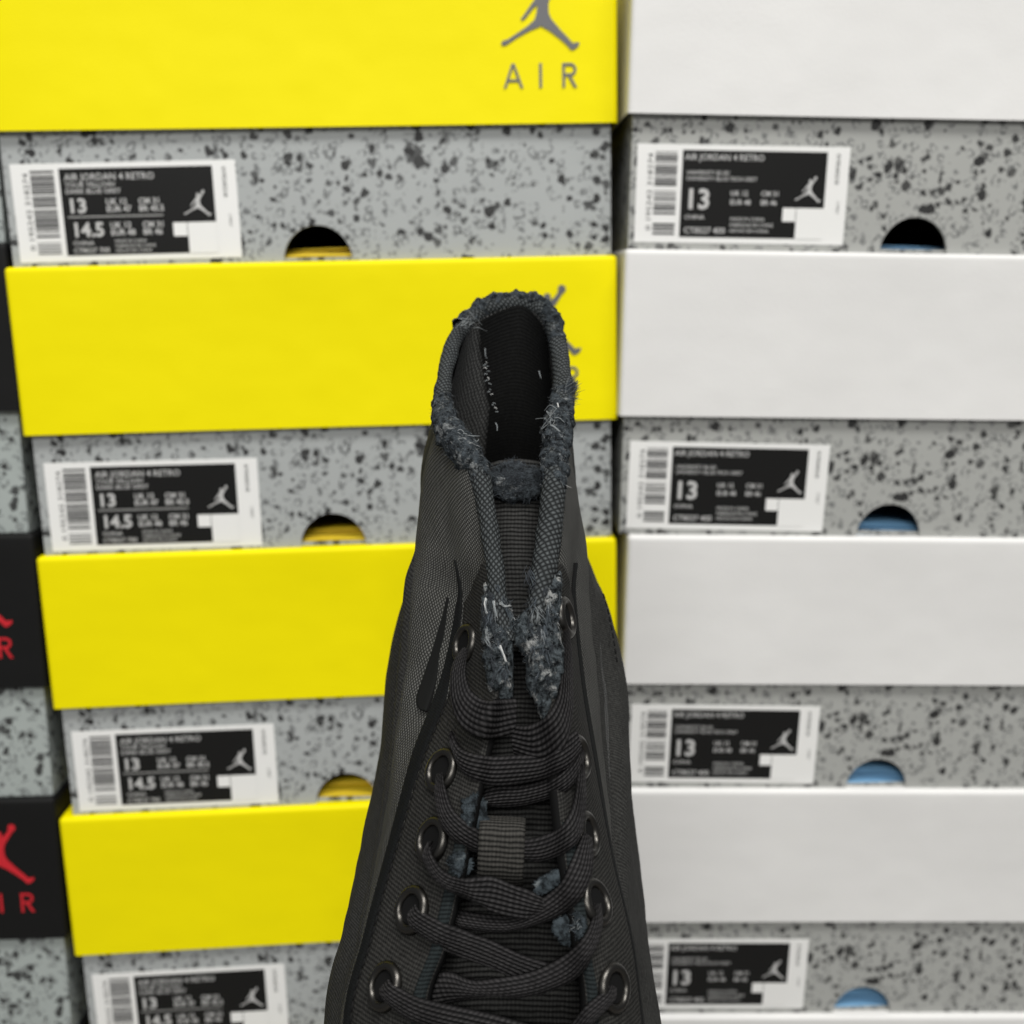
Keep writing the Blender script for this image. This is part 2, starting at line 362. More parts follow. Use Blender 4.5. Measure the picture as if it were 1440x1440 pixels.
SW, SH = .1035, .0445
def sticker_meshes(kind):
    y = FRT-.0002; out = {}
    bm = bmesh.new(); add_box(bm, 0, SW, y, y+.00018, 0, SH); me = bpy.data.meshes.new('sticker'); bm.to_mesh(me); bm.free(); me.materials.append(M['sticker']); out['sticker'] = me
    y1 = y-.00012
    def rects(name, rs, mat, yy):
        me = bpy.data.meshes.new(name); V = []; FA = []
        for (a, b, c, d) in rs:
            n = len(V); V += [(a, yy, c), (b, yy, c), (b, yy, d), (a, yy, d)]; FA.append((n, n+1, n+2, n+3))
        me.from_pydata(V, [], FA); me.materials.append(mat); return me
    px0, px1 = SW*.213, SW*.895
    out['print_panel'] = rects('print_panel', [(px0, px1, SH*.06, SH*.945)], M['ink'], y1)
    r = random.Random(5 if kind == 'y' else 9); bars = []; z = SH*.08
    gaps = (.20, .22) if kind == 'y' else (.21, .235)
    while z < SH*.93:
        t = r.choice((.00035, .00035, .0007, .0010)); 
        if not (SH*gaps[0] < z < SH*gaps[1]+.0012) and not (SH*.53 < z < SH*.555): bars.append((SW*.085, SW*.190, z, min(z+t, SH*.935)))
        z += t+r.choice((.0003, .0004, .0008))
    out['barcode'] = rects('barcode', bars, M['inkgrey'], y1)
    qx0, qx1, qz0, qz1 = SW*.765, SW*.895, SH*.055, SH*.375
    out['code_square'] = rects('code_square', [(qx0, qx1, qz0, qz1)], M['sticker'], y1-.00008)
    out['info_square'] = rects('info_square', [(SW*.70, SW*.762, SH*.235, SH*.375)], M['sticker'], y1-.00008)
    out['emblem'] = poly_mesh('emblem', emblem_polys(SW*.755, SH*.70, .000345), M['printwhite'], y1-.00005, .00005)
    L = []
    X = px0+.0022
    if kind == 'y':
        L += [('AIR JORDAN 4 RETRO', X, SH*.825, .0030, .012, .98, 0)]
        L += [('TOUR YELLOW/', X, SH*.755, .0022, .01, 1.02, 0), ('DARK BLUE GREY', X, SH*.690, .0022, .01, 1.02, 0)]
        L += [('13', X, SH*.50, .0062, .045, 1.05, 0), ('14.5', X+.001, SH*.255, .0062, .045, 1.0, 0)]
        for zz in (.575, .50): L += [('UK 12' if zz > .55 else 'EUR 47.5'[:6], X+.018, SH*zz, .0026, .03, 1.0, 0), ('CM 31' if zz > .55 else 'BR 45.5', X+.033, SH*zz, .0026, .03, 1.0, 0)]
        for zz in (.335, .26): L += [('UK 12' if zz > .3 else 'EUR 48', X+.019, SH*zz, .0026, .03, 1.0, 0), ('CM 31' if zz > .3 else 'BR 46', X+.034, SH*zz, .0026, .03, 1.0, 0)]
        L += [('CHINA', X+.001, SH*.165, .0020, .008, 1.1, 0), ('CT8527 700', X+.001, SH*.085, .0023, .015, 1.0, 0)]
        L += [('MADE IN CHINA', X+.0205, SH*.185, .0014, .005, 1, 0), ('FABRIQUE EN CHINE', X+.0205, SH*.135, .0014, .005, 1, 0), ('HECHO EN CHINA', X+.0205, SH*.085, .0014, .005, 1, 0)]
    else:
        L += [('AIR JORDAN 4 RETRO', X-.001, SH*.845, .0028, .012, .98, 0)]
        L += [('UNIVERSITY BLUE/', X, SH*.700, .0018, .006, 1.0, 0), ('UNIVERSITY BLUE-TECH GREY', X, SH*.640, .0018, .006, 1.0, 0)]
        L += [('13', X-.0005, SH*.355, .0088, .04, 1.03, 0)]
        for zz in (.49, .40): L += [('UK 12' if zz > .45 else 'EUR 48', X+.022, SH*zz, .0023, .02, 1, 0), ('CM 31' if zz > .45 else 'BR 46', X+.037, SH*zz, .0023, .02, 1, 0)]
        L += [('CHINA', X, SH*.245, .0020, .008, 1.1, 0), ('CT8527 400', X, SH*.100, .0028, .015, 1.0, 0)]
        L += [('MADE IN CHINA', X+.0225, SH*.235, .0016, .005, 1, 0), ('FABRIQUE EN CHINE', X+.0225, SH*.175, .0016, .005, 1, 0), ('HECHO EN CHINA', X+.0225, SH*.115, .0016, .005, 1, 0)]
    out['lettering'] = text_mesh('lettering', L, M['printwhite'], y1-.00006)
    if kind == 'y':
        out['rule'] = rects('rule', [(X, X+.044, SH*.447, SH*.462)], M['printgrey'], y1-.00004)
    out['edge_print'] = text_mesh('edge_print', [('0195242318', SW*.938, SH*.93, .0019, .01, 1.0, -1), ('CT8527', SW*.955, SH*.45, .0012, .0, 1.0, -1)], M['inkgrey'], y1)
    out['barcode_digits'] = text_mesh('barcode_digits', [('0 195242 318274', SW*.075, SH*.12, .0024, .0, 1.45, 1)], M['inkgrey'], y1)
    return out
ST = {'y': sticker_meshes('y'), 'w': sticker_meshes('w')}
LIDM = {k: lid_mesh(M[k]) for k in ('yellow', 'white', 'black')}
BODM = {'yellow': body_mesh(M['spk_y']), 'white': body_mesh(M['spk_w'], .484), 'black': body_mesh(M['spk_b'])}

def tissue_mesh(name, mat, h, seed):
    """a pile of folded sheets lying just inside the finger hole"""
    r = random.Random(seed); V = []; FA = []; nx = 40
    nl = 4
    for k in range(nl):
        z = .0020+h*(k+.4)/nl; yf = FRT+.0030+k*.0035*r.uniform(.6, 1.3); prof = []
        for a in np.linspace(-math.pi/2, math.pi/2, 7): prof.append((yf+.0006*(1-math.cos(a)), z+.0007*math.sin(a)))
        top = [(yf+.02, z+.0009), (yf+.06, z+.0012), (yf+.2, z+.0008)]
        bot = [(yf+.2, z-.0007), (yf+.05, z-.0007)]
        loop = bot+prof+top
        b = len(V); m = len(loop)
        for i in range(nx+1):
            x = .012+(BW-.024)*i/nx
            for (y, zz) in loop:
                V.append((x, y+.0012*math.sin(x*60+k*2+seed), zz+.0004*math.sin(x*45+k*1.7+seed)))
        for i in range(nx):
            for j in range(m):
                FA.append((b+i*m+j, b+i*m+(j+1) % m, b+(i+1)*m+(j+1) % m, b+(i+1)*m+j))
        FA.append([b+j for j in range(m)]); FA.append([b+nx*m+j for j in range(m)][::-1])
    me = bpy.data.meshes.new(name); me.from_pydata(V, [], FA); me.materials.append(mat)
    me.polygons.foreach_set('use_smooth', [True]*len(me.polygons)); me.update(); return me
TIS = {'yellow': tissue_mesh('wrapping_paper', M['paper_y'], .0050, 1), 'white': tissue_mesh('wrapping_paper', M['paper_b'], .0052, 4)}

def child(name, me, parent, loc=None, label=None):
    o = bpy.data.objects.new(name, me); COL.objects.link(o); o.parent = parent
    if loc is not None: o.location = loc
    if label: o['label'] = label
    return o
ORD = ['topmost', 'second from the top', 'third from the top', 'fourth from the top', 'lowest']
LAB = {
 'yellow': ['yellow-lidded speckled shoebox, topmost of the yellow stack, emblem legs and AIR in full view',
            'yellow-lidded speckled shoebox whose printed emblem is half hidden by the frayed shoe collar',
            'yellow-lidded speckled shoebox beside the laced ankle, third down the yellow stack',
            'yellow-lidded speckled shoebox fourth down the yellow stack, its sticker cut by the picture edge',
            'yellow-lidded speckled shoebox at the bottom, carrying the yellow stack'],
 'white': ['white-lidded speckled shoebox, topmost of the white stack, blue-black paper in its finger hole',
           'white-lidded speckled shoebox level with the frayed collar, second down the white stack',
           'white-lidded speckled shoebox third down, its left edge touching the shoe outline',
           'white-lidded speckled shoebox fourth down, its sticker half covered by the shoe side',
           'white-lidded shoebox at the bottom of the white stack, only its lid top showing'],
 'black': ['black-lidded shoebox at the top of the black stack, only a dark sliver showing',
           'black-lidded speckled shoebox beside the second yellow lid, black lid unprinted in view',
           'black-lidded speckled shoebox with a red foot and letter R at its lid edge',
           'black-lidded speckled shoebox with a red emblem with ball, foot and R on its lid',
           'black-lidded shoebox at the bottom, carrying the black stack']}
def column(kind, ang, t, dxs, rows, dy=0.0):
    R = rot_col(*ang); t = np.array(t)
    out = []
    for r in rows:
        rr = random.Random(hash((kind[0] == 'y', kind[0] == 'w', r)))
        # lens-frame: x right, y down, z in ; local box X = x, Y = z, Z = -y
        o_c = R @ np.array([dxs[r], r*BH+LH+dy, 0.0])+t
        ax = R @ np.array([1., 0, 0]); ay = R @ np.array([0, 0, 1.]); az = R @ np.array([0, -1., 0])
        W = lambda v: v[0]*CX - v[1]*CU + v[2]*CF
        m3 = np.stack([W(ax), W(ay), W(az)], 1)
        o = bpy.data.objects.new('shoebox', None); COL.objects.link(o); o.empty_display_size = .01
        # base at bottom of body: body hangs BH-LH below the lid edge
        base_c = R @ np.array([dxs[r], (r+1)*BH+dy, 0.0])+t
        o.matrix_world = Matrix.Translation(Vector(c2w(base_c))) @ Matrix(m3.tolist()).to_4x4()
        o['label'] = LAB[kind][r]; o['category'] = 'shoebox'; o['group'] = {'yellow': 'yellow-lidded shoeboxes in the middle stack', 'white': 'white-lidded shoeboxes in the right stack', 'black': 'black-lidded shoeboxes in the left stack'}[kind]
        lid = child('lid', LIDM[kind], o, (0, 0, BH-LH+.0002))
        child('body', BODM[kind], o, (0, 0, .0004))
        if kind != 'white':
            c = 'grey' if kind == 'yellow' else 'red'
            ox = (.0042 if kind == 'black' else 0, 0, 0)
            child('emblem', me_emb[c], lid, ox); child('lettering', me_air[c], lid, ox)
        if kind != 'black':
            k = kind[0]; st = ST[k]
            sp = child('sticker', st['sticker'], o, ((.0065 if k == 'y' else .0058)+.0004*(r % 2), 0, .0022 if k == 'y' else .0035))
            sp.rotation_euler = (0, math.radians((-.35, .25, .1, -.2, 0)[r] + (.0 if k == 'y' else .35)), 0)
            if k == 'w': sp.scale = (.968, 1, 1)
            for nm in st:
                if nm != 'sticker': child(nm, st[nm], sp)
            ti = bpy.data.objects.new('wrapping_paper', TIS[kind]); COL.objects.link(ti)
            ti.matrix_world = o.matrix_world @ Matrix.Translation((0, .006 if (k == 'w' and r == 0) else 0, (-.0028, -.0020, -.0004, 0, 0)[r] if k == 'w' else 0))
            ti['label'] = ('yellow' if k == 'y' else 'blue')+' folded paper inside the '+('topmost', 'second highest', 'third highest', 'fourth highest', 'lowest')[r]+' '+('yellow' if k == 'y' else 'white')+'-lidded box of its stack'
            ti['category'] = 'paper'; ti['group'] = 'folded papers inside the shoeboxes'
        out.append(o)
    return out
YA = (11.073, -2.86, -1.315); YT = (-.24296, -.25185, .45314)
column('yellow', YA, YT, [.0016, .0011, .0005, -.0032, -.003], range(5))
column('white', (12.714, -1.451, .85), (.06249, -.26086, .45390), [-.0082, -.0069, 0, .0048, .005], range(5))
column('black', (10.23, -2.86, -.262), (-.5284, -.2605, .4426), [.0012, 0, .0004, -.0008, -.001], range(5))

# floor under the stacks
zf = CAMZ-.62
bm = bmesh.new()
low = min((o.matrix_world @ Vector((x, y, 0))).z for o in COL.objects if o.type == 'EMPTY' for x in (0, BW) for y in (0, BD))
add_box(bm, -2.5, 2.5, -1.5, 2.5, low-.05, low-.0005)
fl = bmobj('floor', bm, M['floor']); fl['kind'] = 'structure'; fl['label'] = 'plain grey floor under the shoebox stacks'

# ------------------------------------------------------------------ the sneaker
def crs(P, ts):
    """Catmull-Rom through rows of P (N,...)"""
    P = np.asarray(P, float); N = len(P)
    Q = np.concatenate([2*P[:1]-P[1:2], P, 2*P[-1:]-P[-2:-1]])
    ts = np.clip(np.asarray(ts, float), 0, N-1-1e-9); i = ts.astype(int); f = (ts-i).reshape((-1,)+(1,)*(P.ndim-1))
    a, b, c, d = Q[i], Q[i+1], Q[i+2], Q[i+3]
    return .5*((2*b)+(-a+c)*f+(2*a-5*b+4*c-d)*f**2+(-a+3*b-3*c+d)*f**3)
def P_(l): return [px(*q) for q in l]
def sym(half, b):   # metre rows below the picture
    return [np.array(h) for h in half]+[np.array(b)]+[np.array((-h[0], h[1], h[2])) for h in half[::-1]]
ROWS = [
 P_([(670,648,.283),(650,628,.286),(632,606,.292),(622,570,.302),(628,515,.318),(655,455,.336),(727,427,.347),(775,452,.340),(790,515,.322),(790,570,.306),(786,605,.297),(782,635,.290),(776,655,.284)]),
 P_([(684,720,.275),(662,708,.280),(632,692,.289),(596,668,.303),(597,640,.324),(632,600,.346),(715,570,.358),(783,590,.350),(806,640,.327),(808,690,.311),(806,712,.298),(797,725,.286),(780,732,.276)]),
 P_([(703,852,.262),(684,850,.268),(655,846,.279),(577,830,.300),(566,850,.332),(590,820,.368),(705,780,.388),(815,800,.374),(852,845,.333),(831,835,.308),(799,845,.285),(782,852,.270),(757,855,.262)]),
 P_([(709,960,.253),(684,960,.260),(640,957,.273),(568,950,.292),(543,945,.330),(570,935,.372),(705,910,.402),(840,925,.380),(879,950,.332),(838,952,.302),(809,962,.279),(792,965,.262),(757,965,.253)]),
 P_([(684,1080,.247),(645,1080,.252),(598,1072,.263),(556,1070,.282),(533,1065,.325)])+[np.array((-.035,.10,.385)),np.array((0,.108,.405)),np.array((.037,.10,.385))]+P_([(885,1065,.326),(848,1075,.294),(828,1080,.275),(808,1082,.258),(772,1085,.247)]),
 P_([(660,1200,.241),(616,1200,.246),(562,1195,.258),(536,1190,.273),(508,1190,.311)])+[np.array((-.042,.132,.345)),np.array((0,.137,.36)),np.array((.040,.132,.345))]+P_([(889,1200,.311),(858,1200,.284),(851,1205,.267),(822,1205,.251),(786,1205,.241)]),
 P_([(632,1325,.2365),(586,1325,.241),(527,1320,.251),(510,1315,.261),(484,1310,.295)])+[np.array((-.045,.160,.305)),np.array((0,.165,.315)),np.array((.042,.160,.305))]+P_([(897,1320,.296),(882,1322,.268),(878,1325,.254),(846,1325,.242),(805,1325,.2365)]),
 P_([(605,1450,.232),(553,1450,.236),(498,1450,.245),(483,1445,.254),(455,1440,.284)])+[np.array((-.048,.186,.268)),np.array((0,.19,.275)),np.array((.046,.186,.268))]+P_([(911,1450,.285),(900,1450,.260),(894,1452,.247),(860,1452,.237),(815,1452,.232)]),
 sym([(-.004,.150,.211),(-.018,.152,.215),(-.032,.157,.223),(-.039,.166,.230),(-.0475,.186,.243),(-.048,.210,.232)],(0,.215,.235)),
 sym([(-.002,.188,.181),(-.018,.190,.185),(-.034,.197,.192),(-.042,.206,.197),(-.050,.222,.205),(-.049,.236,.194)],(0,.240,.195)),
 sym([(-.001,.228,.153),(-.014,.229,.155),(-.026,.234,.158),(-.033,.240,.161),(-.040,.249,.165),(-.040,.259,.158)],(0,.262,.160)),
 sym([(-.001,.252,.139),(-.007,.252,.1395),(-.013,.254,.141),(-.017,.256,.142),(-.021,.260,.144),(-.021,.265,.144)],(0,.268,.145)),
]
ROWS.insert(2, P_([(694,790,.2675),(674,788,.273),(645,780,.283),(588,765,.303),(603,772,.330),(615,720,.356),(710,680,.374),(798,700,.362),(813,774,.338),(821,772,.311),(804,785,.291),(793,790,.277),(771,795,.268)]))
def rmap(r):
    r = np.asarray(r, float); return np.where(r <= 1, r, np.where(r <= 2, 1+2*(r-1), r+1))
CG = np.array(ROWS)                                       # (12,13,3)
def surf_grid(rs, cs, off=0.0):
    A = crs(CG, rs); B = np.swapaxes(crs(np.swapaxes(A, 0, 1), cs), 0, 1)      # (nr,nc,3)
    e = 1e-3
    def ev(r, c): return np.swapaxes(crs(np.swapaxes(crs(CG, r), 0, 1), c), 0, 1)
    rp, rm = np.minimum(rs+e, 12), np.maximum(rs-e, 0); cp, cm = np.minimum(cs+e, 12), np.maximum(cs-e, 0)
    Tr = ev(rp, cs)-ev(rm, cs); Tc = ev(rs, cp)-ev(rs, cm)
    N = np.cross(Tc, Tr); N /= np.linalg.norm(N, axis=-1, keepdims=True)+1e-12
    return B, N
# outward sign check at the back of the ankle (must point away from the lens)
_b, _n0 = surf_grid(np.array([2.0]), np.array([6.0]))
SGN = 1.0 if _n0[0, 0, 2] > 0 else -1.0
def surf(rs, cs, off=0.0):
    rs = np.atleast_1d(np.asarray(rs, float)); cs = np.atleast_1d(np.asarray(cs, float))
    B, N = surf_grid(rmap(rs), cs); N = N*SGN
    if np.ndim(off) or off: B = B+N*(off[..., None] if np.ndim(off) else off)
    return B, N
def arc_uv(G):
    du = np.zeros(G.shape[:2]); dv = np.zeros(G.shape[:2])
    du[:, 1:] = np.cumsum(np.linalg.norm(np.diff(G, axis=1), axis=-1), axis=1)
    dv[1:] = np.cumsum(np.linalg.norm(np.diff(G, axis=0), axis=-1).mean(1))[:, None]
    du -= du[:, G.shape[1]//2][:, None]
    return np.stack([du, dv], -1)
def grid_faces(nr, nc, closed=False, base=0):
    F_ = []
    for i in range(nr-1):
        for j in range(nc if closed else nc-1):
            k = (j+1) % nc
            F_.append((base+i*nc+j, base+i*nc+k, base+(i+1)*nc+k, base+(i+1)*nc+j))
    return F_
def wrinkle(G, amp, sc):
    out = np.zeros(G.shape[:2])
    for i in range(G.shape[0]):
        for j in range(G.shape[1]):
            p = G[i, j]; out[i, j] = pnoise(Vector((p[0]*sc, p[1]*sc*.6, p[2]*sc)))
    return out*amp

heel = c2w(np.array([0, .125, .39])[None])[0]
SHOE = empty('high_top_sneaker', Vector(c2w(np.array([[0, .20, .28]]))[0]), 'black canvas high-top sneaker with frayed raw collar edges and flat black laces', 'shoe')
def grid_part(name, G, mat, uv=None, fm=None, closed=False):
    nr, nc = G.shape[:2]
    return meshobj(name, c2w(G.reshape(-1, 3)), grid_faces(nr, nc, closed), mat, SHOE, uv=(arc_uv(G) if uv is None else uv).reshape(-1, 2), fm=fm)

rs = np.linspace(0, 11, 210); cs = np.linspace(0, 12, 240)
G, N = surf(rs, cs)
w = wrinkle(G, .0006, 60)+wrinkle(G, .0003, 200)
# pinch a soft fold where the front panel turns into the ankle
cc = cs[None, :]; rr_ = rs[:, None]
fold = np.exp(-((cc-3.05)/.16)**2)+np.exp(-((cc-8.95)/.16)**2)
groove = np.exp(-((cc-3.42)/.20)**2)+np.exp(-((cc-8.58)/.20)**2)
band = np.clip((rr_-1.4)/.5, 0, 1)*np.clip((8-rr_)/2, 0, 1)
G = G+N*(w+band*(fold*.0014-groove*.0034))[..., None]
# weave runs as basket on top, twill lower
nr, nc = G.shape[:2]
fmi = [0 if (rs[i] < 2.9 + .25*math.sin(j*.3)) else 1 for i in range(nr-1) for j in range(nc-1)]
upper = grid_part('upper', G, REAR)
# lining: the inner skin, 3 mm inside
rl = np.linspace(.0, 7, 120)
csl = np.linspace(.4, 11.6, 200); GL, _ = surf(rl, csl, -.0030)
lin = grid_part('lining', GL[:, ::-1], LININGM)

# smooth backing strip down the inside of the heel; its widened top paints the shadow below the rim
HS = np.array([surf([r], np.linspace(5.12+.46*min(1, r/.9), 7.45-.1*min(1, r), 60), -.0038)[0][0] for r in np.linspace(.0, 6.5, 110)])
meshobj('heel_strip', c2w(HS[:, ::-1].reshape(-1, 3)), grid_faces(110, 60), weave('black_heel_felt', (.0025, .0025, .0025), (.022, .0225, .022), .0012, 'rib', bumpd=.0002, fuzz=.6), SHOE, uv=arc_uv(HS[:, ::-1]).reshape(-1, 2))
# sole and foxing
so_pts = []
for r in np.linspace(3.9, 11, 60):
    g, _ = surf([r], [5.1, 6.0, 6.9]); so_pts.append(g[0])
so = np.array(so_pts); nrm = np.cross(np.array([1., 0, 0]), so[-20, 1]-so[5, 1]); nrm /= np.linalg.norm(nrm)
if nrm[1] < 0: nrm = -nrm
sv = []
for k in range(len(so)):
    a, m_, b = so[k]; ex = np.array([.004, 0, 0])
    ring = [a-ex-nrm*.003, a-ex+nrm*.012, a-ex*.5+nrm*.020, m_+nrm*.020, b+ex*.5+nrm*.020, b+ex+nrm*.012, b+ex-nrm*.003, m_+nrm*.002]
    sv.append(ring)
SG = np.array(sv)
fs = grid_faces(len(SG), 8, True)+[list(range(8))[::-1], [(len(SG)-1)*8+i for i in range(8)]]
sole = meshobj('sole', c2w(SG.reshape(-1, 3)), fs, RUBBER, SHOE)

# eyestays: a doubled layer along each side of the throat
CUT_AND_SHADE = plain('cut_edge_and_hole_shade', (.006, .006, .006), .9, Specular_IOR_Level=.1)
def plate(name, rr, c_in, c_out, th, mat, nC=30, edge=2):
    """strip of cloth lying on the upper between two column curves (functions of row)"""
    top = np.zeros((len(rr), nC, 3)); bot = np.zeros_like(top)
    for i, r in enumerate(rr):
        c = np.linspace(c_in(r), c_out(r), nC)
        B, N_ = surf([r], c)
        if name != 'quarter_panel' and r > 1: B = B+N_*.0011*min(1, (r-1)*4)
        if name == 'quarter_panel': B = B+N_*(wrinkle(B, .0012, 62)+wrinkle(B, .0004, 170))[..., None]
        prof = np.minimum(1, np.minimum(np.arange(nC), np.arange(nC)[::-1])/edge)**.5
        top[i] = B[0]+N_[0]*(th*(.35+.65*prof))[:, None]; bot[i] = B[0]-N_[0]*.0018
    V = np.concatenate([top, bot[:, ::-1]], axis=1)     # closed loop section
    uv = np.concatenate([arc_uv(top), arc_uv(bot)[:, ::-1]], axis=1)
    n = V.shape[1]; fs = grid_faces(len(rr), n, True)
    fs += [list(range(n))[::-1], [(len(rr)-1)*n+i for i in range(n)]]
    j0 = 4 if name == 'quarter_panel' else 0
    fm = [0 if j0 <= (k % n) < nC-1 else 1 for k in range((len(rr)-1)*n)]+[1, 1]       # cut edges and underside
    return meshobj(name, c2w(V.reshape(-1, 3)), fs, [mat, CUT_AND_SHADE], SHOE, uv=uv.reshape(-1, 2), fm=fm)
rq = np.linspace(.12, 7.5, 190)
def qedge(r): return 3.02+.05*math.sin(r*1.7)
plate('quarter_panel', rq, lambda r: .15+1.15*min(1, max(0, (r-1.5)/.45)), lambda r: qedge(r), .0012, CANV, 64, 6)
plate('quarter_panel', rq, lambda r: 11.85-1.15*min(1, max(0, (r-1.5)/.45)), lambda r: 12-qedge(r), .0012, CANV, 64, 6)
re = np.linspace(1.5, 7.9, 150)
def ey(r): return .25+1.68*min(1, max(0, (r-1.5)/.5))**.8
def tin(r): return 0.0
plate('eyestay', re, lambda r: 0.0, lambda r: ey(r), .0011, TWILL)
plate('eyestay', re, lambda r: 12.0, lambda r: 12-ey(r), .0014, TWILL)
rp_ = np.linspace(1.55, 9, 180)
def wid(r): return .004+.10*min(1, max(0, (r-1.6)/.5))+.225*min(1, max(0, (r-1.9)/2.0))
plate('seam_strip', rp_, lambda r: 2.0-.02, lambda r: 2.0+wid(r), .0008, PIPE, 12)  # seam piping; the thin top ends paint the shade of the crease and gap
plate('seam_strip', rp_, lambda r: 10.02, lambda r: 10.0-wid(r)*1.1, .0008, PIPE, 12)
# teal-dark turned edge of each eyestay
rd = np.linspace(4.6, 7.9, 90)
plate('turned_edge', rd, lambda r: .02, lambda r: .40, .0019, EDGE, 10)
plate('turned_edge', rd, lambda r: 11.98, lambda r: 11.62, .0019, EDGE, 10)
# felt swoosh-shaped emblem tail on the near side panel
rsw = np.linspace(2.0, 3.42, 60)
def sw_in(r):
    t = (r-1.95)/1.5; return 2.24+.09*t
def sw_out(r):
    t = (r-2.0)/1.42; cl = 1 if t < .82 else math.sqrt(max(0, 1-((t-.82)/.18)**2))
    return sw_in(r)+.02+.27*t**1.15*cl+.03*cl
plate('emblem', rsw, sw_in, sw_out, .0005, FELT, 12)

# ---- depth of the front of the shoe, looked up by direction
def ppx(Pc): return 720+F*Pc[..., 0]/Pc[..., 2], 720+F*Pc[..., 1]/Pc[..., 2]
tongue_rows = [(655,.293),(700,.288),(780,.281),(850,.275),(960,.265),(1080,.257),(1200,.2505),(1325,.245),(1450,.2405),(1640,.228)]
tcx = [728,725,724,727,733,730,725,718,712,712]
twl = [52,50,46,52,70,84,90,98,112,120]
TC = []
for (y, d), cx_, hw in zip(tongue_rows, tcx, twl):
    row = []
    for k in np.linspace(-1, 1, 9):
        row.append(px(cx_+hw*k, y+(-10*(1-k*k) if y < 690 else -4*(1-k*k)), d+.004*k*k))
    TC.append(row)
TC = np.array(TC)
def tong(rs, cs): return np.swapaxes(crs(np.swapaxes(crs(TC, rs), 0, 1), cs), 0, 1)
TG = tong(np.linspace(0, 9, 150), np.linspace(0, 8, 60))
TGb = TG+np.array([0, .0008, .0028])
tw = wrinkle(TG, .0005, 120)
TG = TG-tw[..., None]*np.array([0, 0, 1.])
Vt = np.concatenate([TG.reshape(-1, 3), TGb.reshape(-1, 3)])
ft = grid_faces(150, 60)+[f[::-1] for f in grid_faces(150, 60, base=9000)]
for j in range(59): ft.append((j+1, j, 9000+j, 9000+j+1))
uvt = np.concatenate([arc_uv(TG).reshape(-1, 2)]*2)
tongue = meshobj('tongue', c2w(Vt), ft, KNIT, SHOE, uv=uvt)

Z = np.full((300, 260), 9.0)
def splat(Gx):
    X, Y = ppx(Gx); I = ((Y-400)/4).astype(int); J = ((X-400)/2.2).astype(int)
    ok = (I >= 0) & (I < 300) & (J >= 0) & (J < 260)
    np.minimum.at(Z, (I[ok], J[ok]), Gx[..., 2][ok])
Ge, Ne = surf(np.linspace(1, 8, 700), np.concatenate([np.linspace(0, 3, 220), np.linspace(9, 12, 220)]), .0023)
splat(Ge); splat(tong(np.linspace(0, 9, 700), np.linspace(0, 8, 220)))
thY = np.array([655, 720, 852, 960, 1080, 1200, 1325, 1450, 1640]); thD = np.array([.284, .2755, .262, .253, .247, .241, .2365, .232, .217])
def throat(y): return float(np.interp(y, thY, thD))
def front(x, y):
    i = int((y-400)/4); j = int((x-400)/2.2)
    s = Z[max(i-1, 0):i+2, max(j-1, 0):j+2]; v = s.min() if s.size else 9
    t = throat(y)
    return min(v, t+.0025) if 0 <= i < 300 else t
def find(x, y, left=True):
    cs_ = np.linspace(.1, 2.2, 160) if left else np.linspace(9.8, 11.9, 160)
    rs_ = np.linspace(1.5, 7.8, 420)
    B, N_ = surf(rs_, cs_, .0023); X, Y = ppx(B)
    k = np.argmin((X-x)**2+(Y-y)**2); i, j = divmod(k, 160)
    return B[i, j], N_[i, j], rs_[i], cs_[j]

# ---- eyelets
EY_L = [(654, 906), (621, 1084), (608, 1181), (580, 1279), (541, 1388)]
EY_R = [(795, 868), (814, 1064), (826, 1172), (838, 1268), (863, 1389)]
def frame(n, up):
    n = n/np.linalg.norm(n); a = up-n*np.dot(up, n); a /= np.linalg.norm(a); return a, np.cross(n, a), n
EYE = {}
prof = [(.0029, -.0030), (.0029, -.0009), (.0031, .0001), (.0035, .0007), (.0041, .0009), (.0047, .0006), (.0052, .0000), (.0053, -.0008)]
for side, lst in (('L', EY_L), ('R', EY_R)):
    for k, (ex_, ey_) in enumerate(lst):
        p, n, r, c = find(ex_, ey_, side == 'L')
        # soft cloth lets the rings lean a little to the front
        n = n+np.array([0, -.03, -.02]); n /= np.linalg.norm(n)
        a, b, n = frame(n, np.array([0, -1., 0])); EYE[side, k] = (p, a, b, n)
        V = []; ns = 40
        for (rad, h) in prof:
            for q in range(ns):
                t = 2*math.pi*q/ns
                V.append(p+a*rad*math.cos(t)*1.08+b*rad*math.sin(t)+n*(h+.0006))
        fe = grid_faces(len(prof), ns, True); me_ = [0]*len(fe); b0 = len(V)
        V.append(p+n*.0004); V += [p+n*.0004+a*.0031*math.cos(2*math.pi*q/ns)*1.08+b*.0031*math.sin(2*math.pi*q/ns) for q in range(ns)]
        fe += [(b0, b0+1+q, b0+1+(q+1) % ns) for q in range(ns)]; me_ += [1]*ns          # black disc painted as the shade inside the uncut hole
        meshobj('eyelet', c2w(np.array(V)), fe, [METAL, CUT_AND_SHADE], SHOE, fm=me_)

